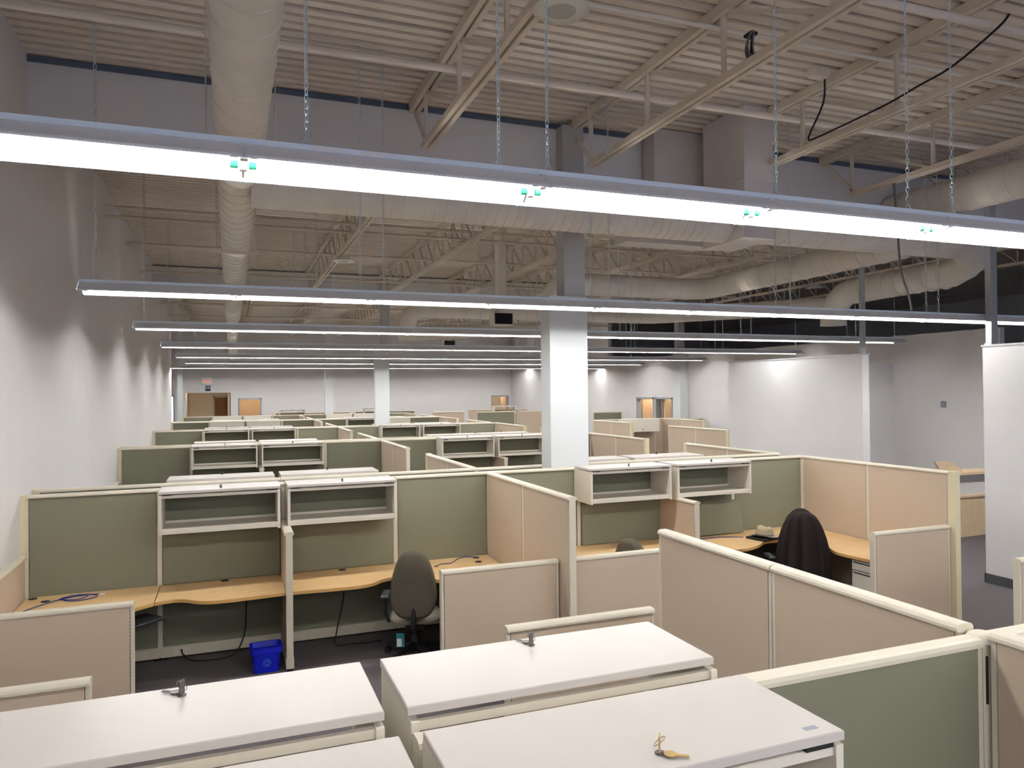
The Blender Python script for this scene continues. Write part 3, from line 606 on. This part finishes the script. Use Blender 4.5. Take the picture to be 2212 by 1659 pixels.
# ------------------------------------------------------------------ office chairs
def superell(cx, cz, a, b, n, e=2.5):
    out = []
    for k in range(n):
        th = 2 * PI * k / n; c, s = math.cos(th), math.sin(th)
        out.append((cx + a * math.copysign(abs(c) ** (2 / e), c), cz + b * math.copysign(abs(s) ** (2 / e), s)))
    return out
def chair(label, loc, rz, arms=True, hang_tag=False, tall=1.09):
    """local: faces +y, backrest at -y."""
    t = thing('office_chair', label, 'chair', loc, rz)
    # backrest: rounded, wider at the bottom, slightly curved
    def bshape(off, scale, yoff):
        ring = []
        for x, z in superell(0, 0, 1, 1, 36, 3.0):
            hw = (.225 - .066 * max(0, (z + .2)) ** 1.2) if z > -.2 else .225
            ring.append((x * hw * scale, -.26 + yoff - .05 * (z * z) * .3 - .035 * z + .10 * (x * hw) ** 2, .765 + z * (tall - .44) / 2 * scale))
        return ring
    rows = [[(0, -.315, .765)] * 36, bshape(0, .55, -.062), bshape(0, .86, -.055), bshape(0, .97, -.036), bshape(0, 1, -.008), bshape(0, 1, .012), bshape(0, .95, .04), bshape(0, .8, .055), bshape(0, .4, .045), [(0, -.215, .765)] * 36]
    part('backrest', MB().grid(rows), 'chair_fabric', t)
    srow = []
    for sc_, z in ((.05, .345), (.8, .35), (.97, .365), (1, .39), (.97, .415), (.85, .43), (.05, .425)):
        srow.append([(x * .25 * sc_, .02 + y_ * .24 * sc_, z + (.012 * y_ if z > .38 else 0)) for x, y_ in superell(0, 0, 1, 1, 28, 3)])
    part('seat', MB().grid(srow), 'chair_seat_fabric', t)
    part('back_bracket', MB().tube(smooth_pts([(0, .0, .33), (0, -.2, .32), (0, -.29, .35), (0, -.285, .46), (0, -.265, .60)], 4), .028, 8), 'black_plastic', t)
    part('lever_box', MB().cbox(-.09, .09, -.14, .12, .29, .345), 'black_plastic', t)
    part('gas_column', MB().lathe([(.045, .10), (.045, .2), (.028, .21), (.028, .30)], 14), 'black_plastic', t)
    for k in range(5):
        a = 2 * PI * k / 5 + .3
        lg = part('base_leg', MB().tube([(0, 0, .115), (.15 * math.cos(a), .15 * math.sin(a), .10), (.30 * math.cos(a), .30 * math.sin(a), .075)], .03, 8, radii=[.036, .03, .02]), 'black_plastic', t)
        part('caster', MB().tube([(.30 * math.cos(a) - .025 * math.sin(a), .30 * math.sin(a) + .025 * math.cos(a), .029), (.30 * math.cos(a) + .025 * math.sin(a), .30 * math.sin(a) - .025 * math.cos(a), .029)], .029, 12), 'dark_rubber', lg)
    if arms:
        for s in (-1, 1):
            ar = part('armrest', MB().cbox(s * .29 - .04, s * .29 + .04, -.12, .12, .595, .625, .012), 'arm_grey', t)
            part('arm_post', MB().tube([(s * .15, .0, .34), (s * .27, 0, .35), (s * .29, 0, .42), (s * .29, 0, .60)], .018, 8), 'black_plastic', ar)
    if hang_tag:
        tg = part('hang_tag', MB().box(-.16, -.085, -.345, -.342, .20, .33), 'tag_teal', t, label='teal hang tag'); part('tag_text', MB().box(-.153, -.11, -.3462, -.345, .208, .28), 'paper_white', tg)
    return t
chair('brown office chair with teal tag facing the corner worktop', (1.70, 7.17, 0), math.radians(-17), hang_tag=True, tall=1.12)
chair('grey brown office chair seen only above a low panel', (4.05, 6.72, 0), math.radians(-62))
chair('office chair wearing the black coat in the right cluster', (6.24, 6.98, 0), math.radians(-24), tall=1.04)

# black coat draped over the chair back
def coat():
    t = thing('black_coat', 'black coat draped over the chair back by the hat', 'coat', (6.125, 6.72, .02), math.radians(-24)); rows = []; N = 72
    prof = [(1.155, .02, .01), (1.15, .07, .03), (1.135, .115, .055), (1.10, .155, .075), (1.04, .19, .09), (.96, .222, .105), (.86, .25, .115), (.74, .272, .12), (.6, .285, .125), (.45, .295, .13), (.30, .30, .135), (.22, .30, .135)]
    for i, (z, a, b) in enumerate(prof):
        ring = []; dep = min(1, max(0, (i - 2) / 6))
        for k in range(N):
            th = 2 * PI * k / N; c, s = math.cos(th), math.sin(th)
            fold = dep * (.045 * math.sin(11 * th + .6 * math.sin(3 * z * 2)) + .024 * math.sin(19 * th + 1.3) + .016 * math.sin(5 * th + z * 4))
            rr = 1 + fold / max(b, .05) * .75
            ring.append((a * math.copysign(abs(c) ** .85, c) * (1 + fold * 1.2), (b + .02) * math.copysign(abs(s) ** .85, s) * rr + .02 * (1.1 - z), z + .012 * math.sin(3 * th) * dep))
        rows.append(ring)
    top = [(0, 0, 1.158)] * N
    part('coat_body', MB().grid([top] + rows), 'coat_cloth', t)
    col = []
    for z, a, b in ((1.06, .175, .10), (1.10, .15, .09), (1.15, .10, .065), (1.175, .06, .04), (1.17, .03, .02), (1.168, .0005, .0005)):
        col.append([(a * math.cos(2 * PI * k / 40), .045 + b * math.sin(2 * PI * k / 40), z + .012 * math.sin(2 * PI * k / 40)) for k in range(40)])
    part('collar', MB().grid(col), 'coat_cloth', t)
coat()

# hat on a black folder
t = thing('straw_hat', 'grey woven trilby hat resting on a black folder', 'hat', (6.17, 7.42, ZD + .027), math.radians(20)); rows = []
for z, rr, d in ((.012, .145, 0), (.004, .128, 0), (.008, .098, 0), (.03, .092, 0), (.06, .088, 0), (.09, .083, .2), (.112, .074, .7), (.12, .055, 1), (.112, .03, 1.2), (.10, .001, 1.3)):
    ring = []
    for k in range(36):
        th = 2 * PI * k / 36; c, s = math.cos(th), math.sin(th)
        zz = z + (.022 * c * c * (1 if rr > .12 else 0)) + d * (.022 * (abs(s) ** 1.5) - .016 * max(0, -s) * (1 - abs(c)) - .008)
        pin = 1 - .16 * min(d, 1) * max(0, -s) * abs(c)
        ring.append((rr * 1.0 * c * pin, rr * 1.18 * s, zz))
    rows.append(ring)
part('felt_body', MB().grid(rows), 'hat_straw', t)
part('hat_band', MB().lathe([(.0955, .014), (.0945, .036)], 36, sx=1, sy=1.18), 'hat_band', t)
t = thing('black_folder', 'closed black folder lying under the hat', 'folder', (6.19, 7.43, ZD), math.radians(12)); part('cover', MB().cbox(-.20, .20, -.14, .14, .018, .026), 'black_plastic', t); part('pages', MB().box(-.195, .195, -.135, .135, .001, .018), 'dark_rubber', t)

# ------------------------------------------------------------------ recycling bin
t = thing('recycling_bin', 'blue plastic recycling bin with recycling symbol beside the seat divider', 'bin', (.302, 7.34, 0), math.radians(2))
bw, bd, bh = .125, .095, .235
def rr_(a, b, z, e=6, n=32): return [(x, y_, z) for x, y_ in superell(0, 0, a, b, n, e)]
part('bin_body', MB().grid([rr_(.01, .01, 0), rr_(bw * .93, bd * .9, 0), rr_(bw, bd, .15), rr_(bw * 1.02, bd * 1.02, bh - .055), rr_(bw * .99, bd * .99, bh - .055), rr_(bw * .9, bd * .87, .012), rr_(.01, .01, .012)], smooth=False), 'blue_bin', t)
part('rim', MB().grid([rr_(bw * 1.03, bd * 1.03, bh - .056), rr_(bw * 1.16, bd * 1.2, bh - .055), rr_(bw * 1.17, bd * 1.22, bh - .045), rr_(bw * 1.15, bd * 1.2, bh - .012), rr_(bw * 1.17, bd * 1.24, bh), rr_(bw * 1.10, bd * 1.14, bh), rr_(bw * 1.0, bd * 1.0, bh - .05)], smooth=False), 'blue_bin', t)
mb = MB()
for k in range(3):       # three chasing arrows as outlines
    A = PI / 2 + k * 2 * PI / 3
    def P(u, v): return (u * math.cos(A - PI / 2) - v * math.sin(A - PI / 2), -bd - .0035, .095 + u * math.sin(A - PI / 2) + v * math.cos(A - PI / 2))
    pts = [(-.030, .006), (-.014, .036), (.010, .036), (.018, .024), (.024, .028), (.022, .006), (.002, .012), (.008, .017), (.002, .022), (-.006, .020), (-.016, .000)]
    mb.tube([P(*q) for q in pts], .0016, 4, closed=True)
part('recycling_symbol', mb, 'recycle_print', t, label='pale blue recycling arrows')

# ------------------------------------------------------------------ cables
def cable(name, pts, r, m, label, plug=None, plug_m='clear_plug'):
    o = Vector(pts[0]); t = thing(name, label, 'cable', pts[0]); loc = [tuple(Vector(p) - o) for p in smooth_pts(pts, 6)]
    part('cord', MB().tube(loc, r, 6), m, t)
    if plug: a, b = (Vector(q) - o for q in plug); part('plug', MB().bar(a, b, .014, .014), plug_m, t)
z = ZD + .005
cable('network_cable', [(-1.68, 7.46, z), (-1.55, 7.66, z), (-1.40, 7.80, z), (-1.22, 7.84, z), (-1.16, 7.74, z), (-1.28, 7.66, z), (-1.42, 7.72, z), (-1.38, 7.84, z + .006), (-1.24, 7.80, z + .006), (-1.30, 7.68, z + .008), (-1.46, 7.74, z + .006), (-1.35, 7.87, z), (-1.15, 7.83, z)], .0042, 'blue_cable', 'coiled blue network cable on the left corner worktop', ((-1.15, 7.83, z), (-1.10, 7.825, z)))
cable('network_cable', [(2.55, 7.87, z), (2.45, 7.93, z), (2.34, 7.86, z), (2.24, 7.72, z), (2.16, 7.70, z), (2.10, 7.70, z), (2.06, 7.64, z)], .0042, 'blue_cable', 'short blue network cable by the black grommets behind the chair', ((2.06, 7.64, z), (2.02, 7.62, z)), 'cable_grey')
cable('network_cable', [(5.30, 7.62, z), (5.45, 7.70, z), (5.7, 7.70, z), (5.98, 7.58, z)], .0045, 'blue_cable', 'blue network cable lying in front of the leaning tackboard')
cable('power_cord', [(-.46, 7.955, .085), (-.44, 7.90, .06), (-.36, 7.84, .012), (-.15, 7.80, .008), (.03, 7.83, .03), (.12, 7.87, .2), (.14, 7.88, .45), (.14, 7.88, .70)], .007, 'black_cable', 'black power cord plugged into the base below the left worktop', ((-.46, 7.97, .085), (-.455, 7.935, .08)), 'black_cable')
cable('power_cord', [(1.12, 7.86, .70), (1.09, 7.84, .45), (1.02, 7.80, .15), (1.0, 7.76, .02), (1.06, 7.72, .008), (1.20, 7.73, .008), (1.30, 7.70, .01), (1.42, 7.70, .012)], .007, 'black_cable', 'loose black power cord on the floor right of the seat divider', ((1.42, 7.70, .012), (1.46, 7.70, .012)), 'black_cable')

# keys in the nearest cabinets
def keyset(x, yy, m, label, rz):
    t = thing('key_set', label, 'keys', (x, yy, 1.70), rz)
    part('key', MB().box(-.002, .002, -.012, .012, .006, .045), m, t)
    part('ring', MB().tube([(.0 + .014 * math.cos(a), .014 * math.sin(a), .030 + .012 * math.cos(a)) for a in [2 * PI * k / 14 for k in range(14)]], .0012, 5, closed=True), m, t)
    b = MB(); b.lathe([(.016, .004), (.016, .007)], 12, c=(.026, -.01)); b.box(.036, .072, -.016, -.006, .004, .0065); part('spare_key', b, m, t)
keyset(-.140, 2.42, 'dark_metal', 'dark keys standing in the lock of the lower left cabinet', 2.6)
keyset(.99, 2.42, 'dark_metal', 'dark keys standing in the lock of the lower middle cabinet', 2.2)
keyset(.987, 1.582, 'brass', 'brass keys lying in the lock of the nearest cabinet', -.6)

# ------------------------------------------------------------------ signs, switch, reception desk
def text_mesh(name, body, size, m, parent, loc, ex=.003):
    c = bpy.data.curves.new(name, 'FONT'); c.body = body; c.size = size; c.extrude = ex; c.align_x = 'CENTER'; c.align_y = 'CENTER'
    o = bpy.data.objects.new(name, c); COL.objects.link(o)
    dg = bpy.context.evaluated_depsgraph_get(); me = bpy.data.meshes.new_from_object(o.evaluated_get(dg)); bpy.data.objects.remove(o)
    me.materials.clear(); me.materials.append(MATS[m]); o = obj(name, me, parent, loc); o.rotation_euler = (PI / 2, 0, 0); return o
t = thing('exit_sign', 'red lettered EXIT sign on the far wall over the passage', 'sign', (-.99, 36.97, 3.06))
part('sign_box', MB().box(-.22, .22, -.06, .03, 0, .24), 'sign_white', t); text_mesh('sign_text', 'EXIT', .17, 'sign_red', t, (0, -.065, .12), .004); part('lamp_head', MB().cbox(-.2, .2, -.07, .03, .25, .32, .02), 'sign_white', t)
t = thing('restroom_sign', 'small navy restroom sign below the EXIT sign', 'sign', (-.95, 36.98, 2.74)); part('plate', MB().box(-.11, .11, -.01, .02, 0, .25), 'sign_navy', t)
for s in (-1, 1): part('figure', MB().box(s * .045 - .022, s * .045 + .022, -.014, -.01, .11, .18).box(s * .045 - .014, s * .045 + .014, -.014, -.01, .19, .215), 'paper_white', t)
t = thing('wall_switch', 'grey switch plate on the right wall', 'switch', (13.985, 11.2, 2.16)); part('plate', MB().box(-.01, .015, -.055, .055, 0, .13), 'switch_grey', t); part('rocker', MB().box(-.016, -.01, -.018, .018, .035, .095), 'frame_grey', t)
t = thing('reception_desk', 'blond wood reception counter with raised angled end beyond the partitions', 'counter', (11.8, 9.1, 0))
part('lower_front', MB().box(-.3, 3.0, 0, .05, 0, .68), 'blond_wood', t); part('ledge', MB().box(-.3, 3.0, -.03, .4, .68, .71), 'blond_wood', t)
part('mid_panel', MB().box(-.3, 3.0, .08, .11, .71, 1.07), 'partition_paint', t); part('counter_top', MB().box(-.3, 3.0, -.05, .35, 1.07, 1.115), 'blond_wood', t)
part('angled_panel', MB().add([(-.66, 0, 1.33), (-.24, 0, 1.31), (.03, 0, 1.115), (-.45, 0, 1.08), (-.66, .04, 1.33), (-.24, .04, 1.31), (.03, .04, 1.115), (-.45, .04, 1.08)], [(0, 3, 2, 1), (4, 5, 6, 7), (0, 1, 5, 4), (1, 2, 6, 5), (2, 3, 7, 6), (3, 0, 4, 7)]), 'blond_wood', t)
part('angled_support', MB().box(-.44, -.36, .0, .04, 0, 1.1), 'blond_wood', t)
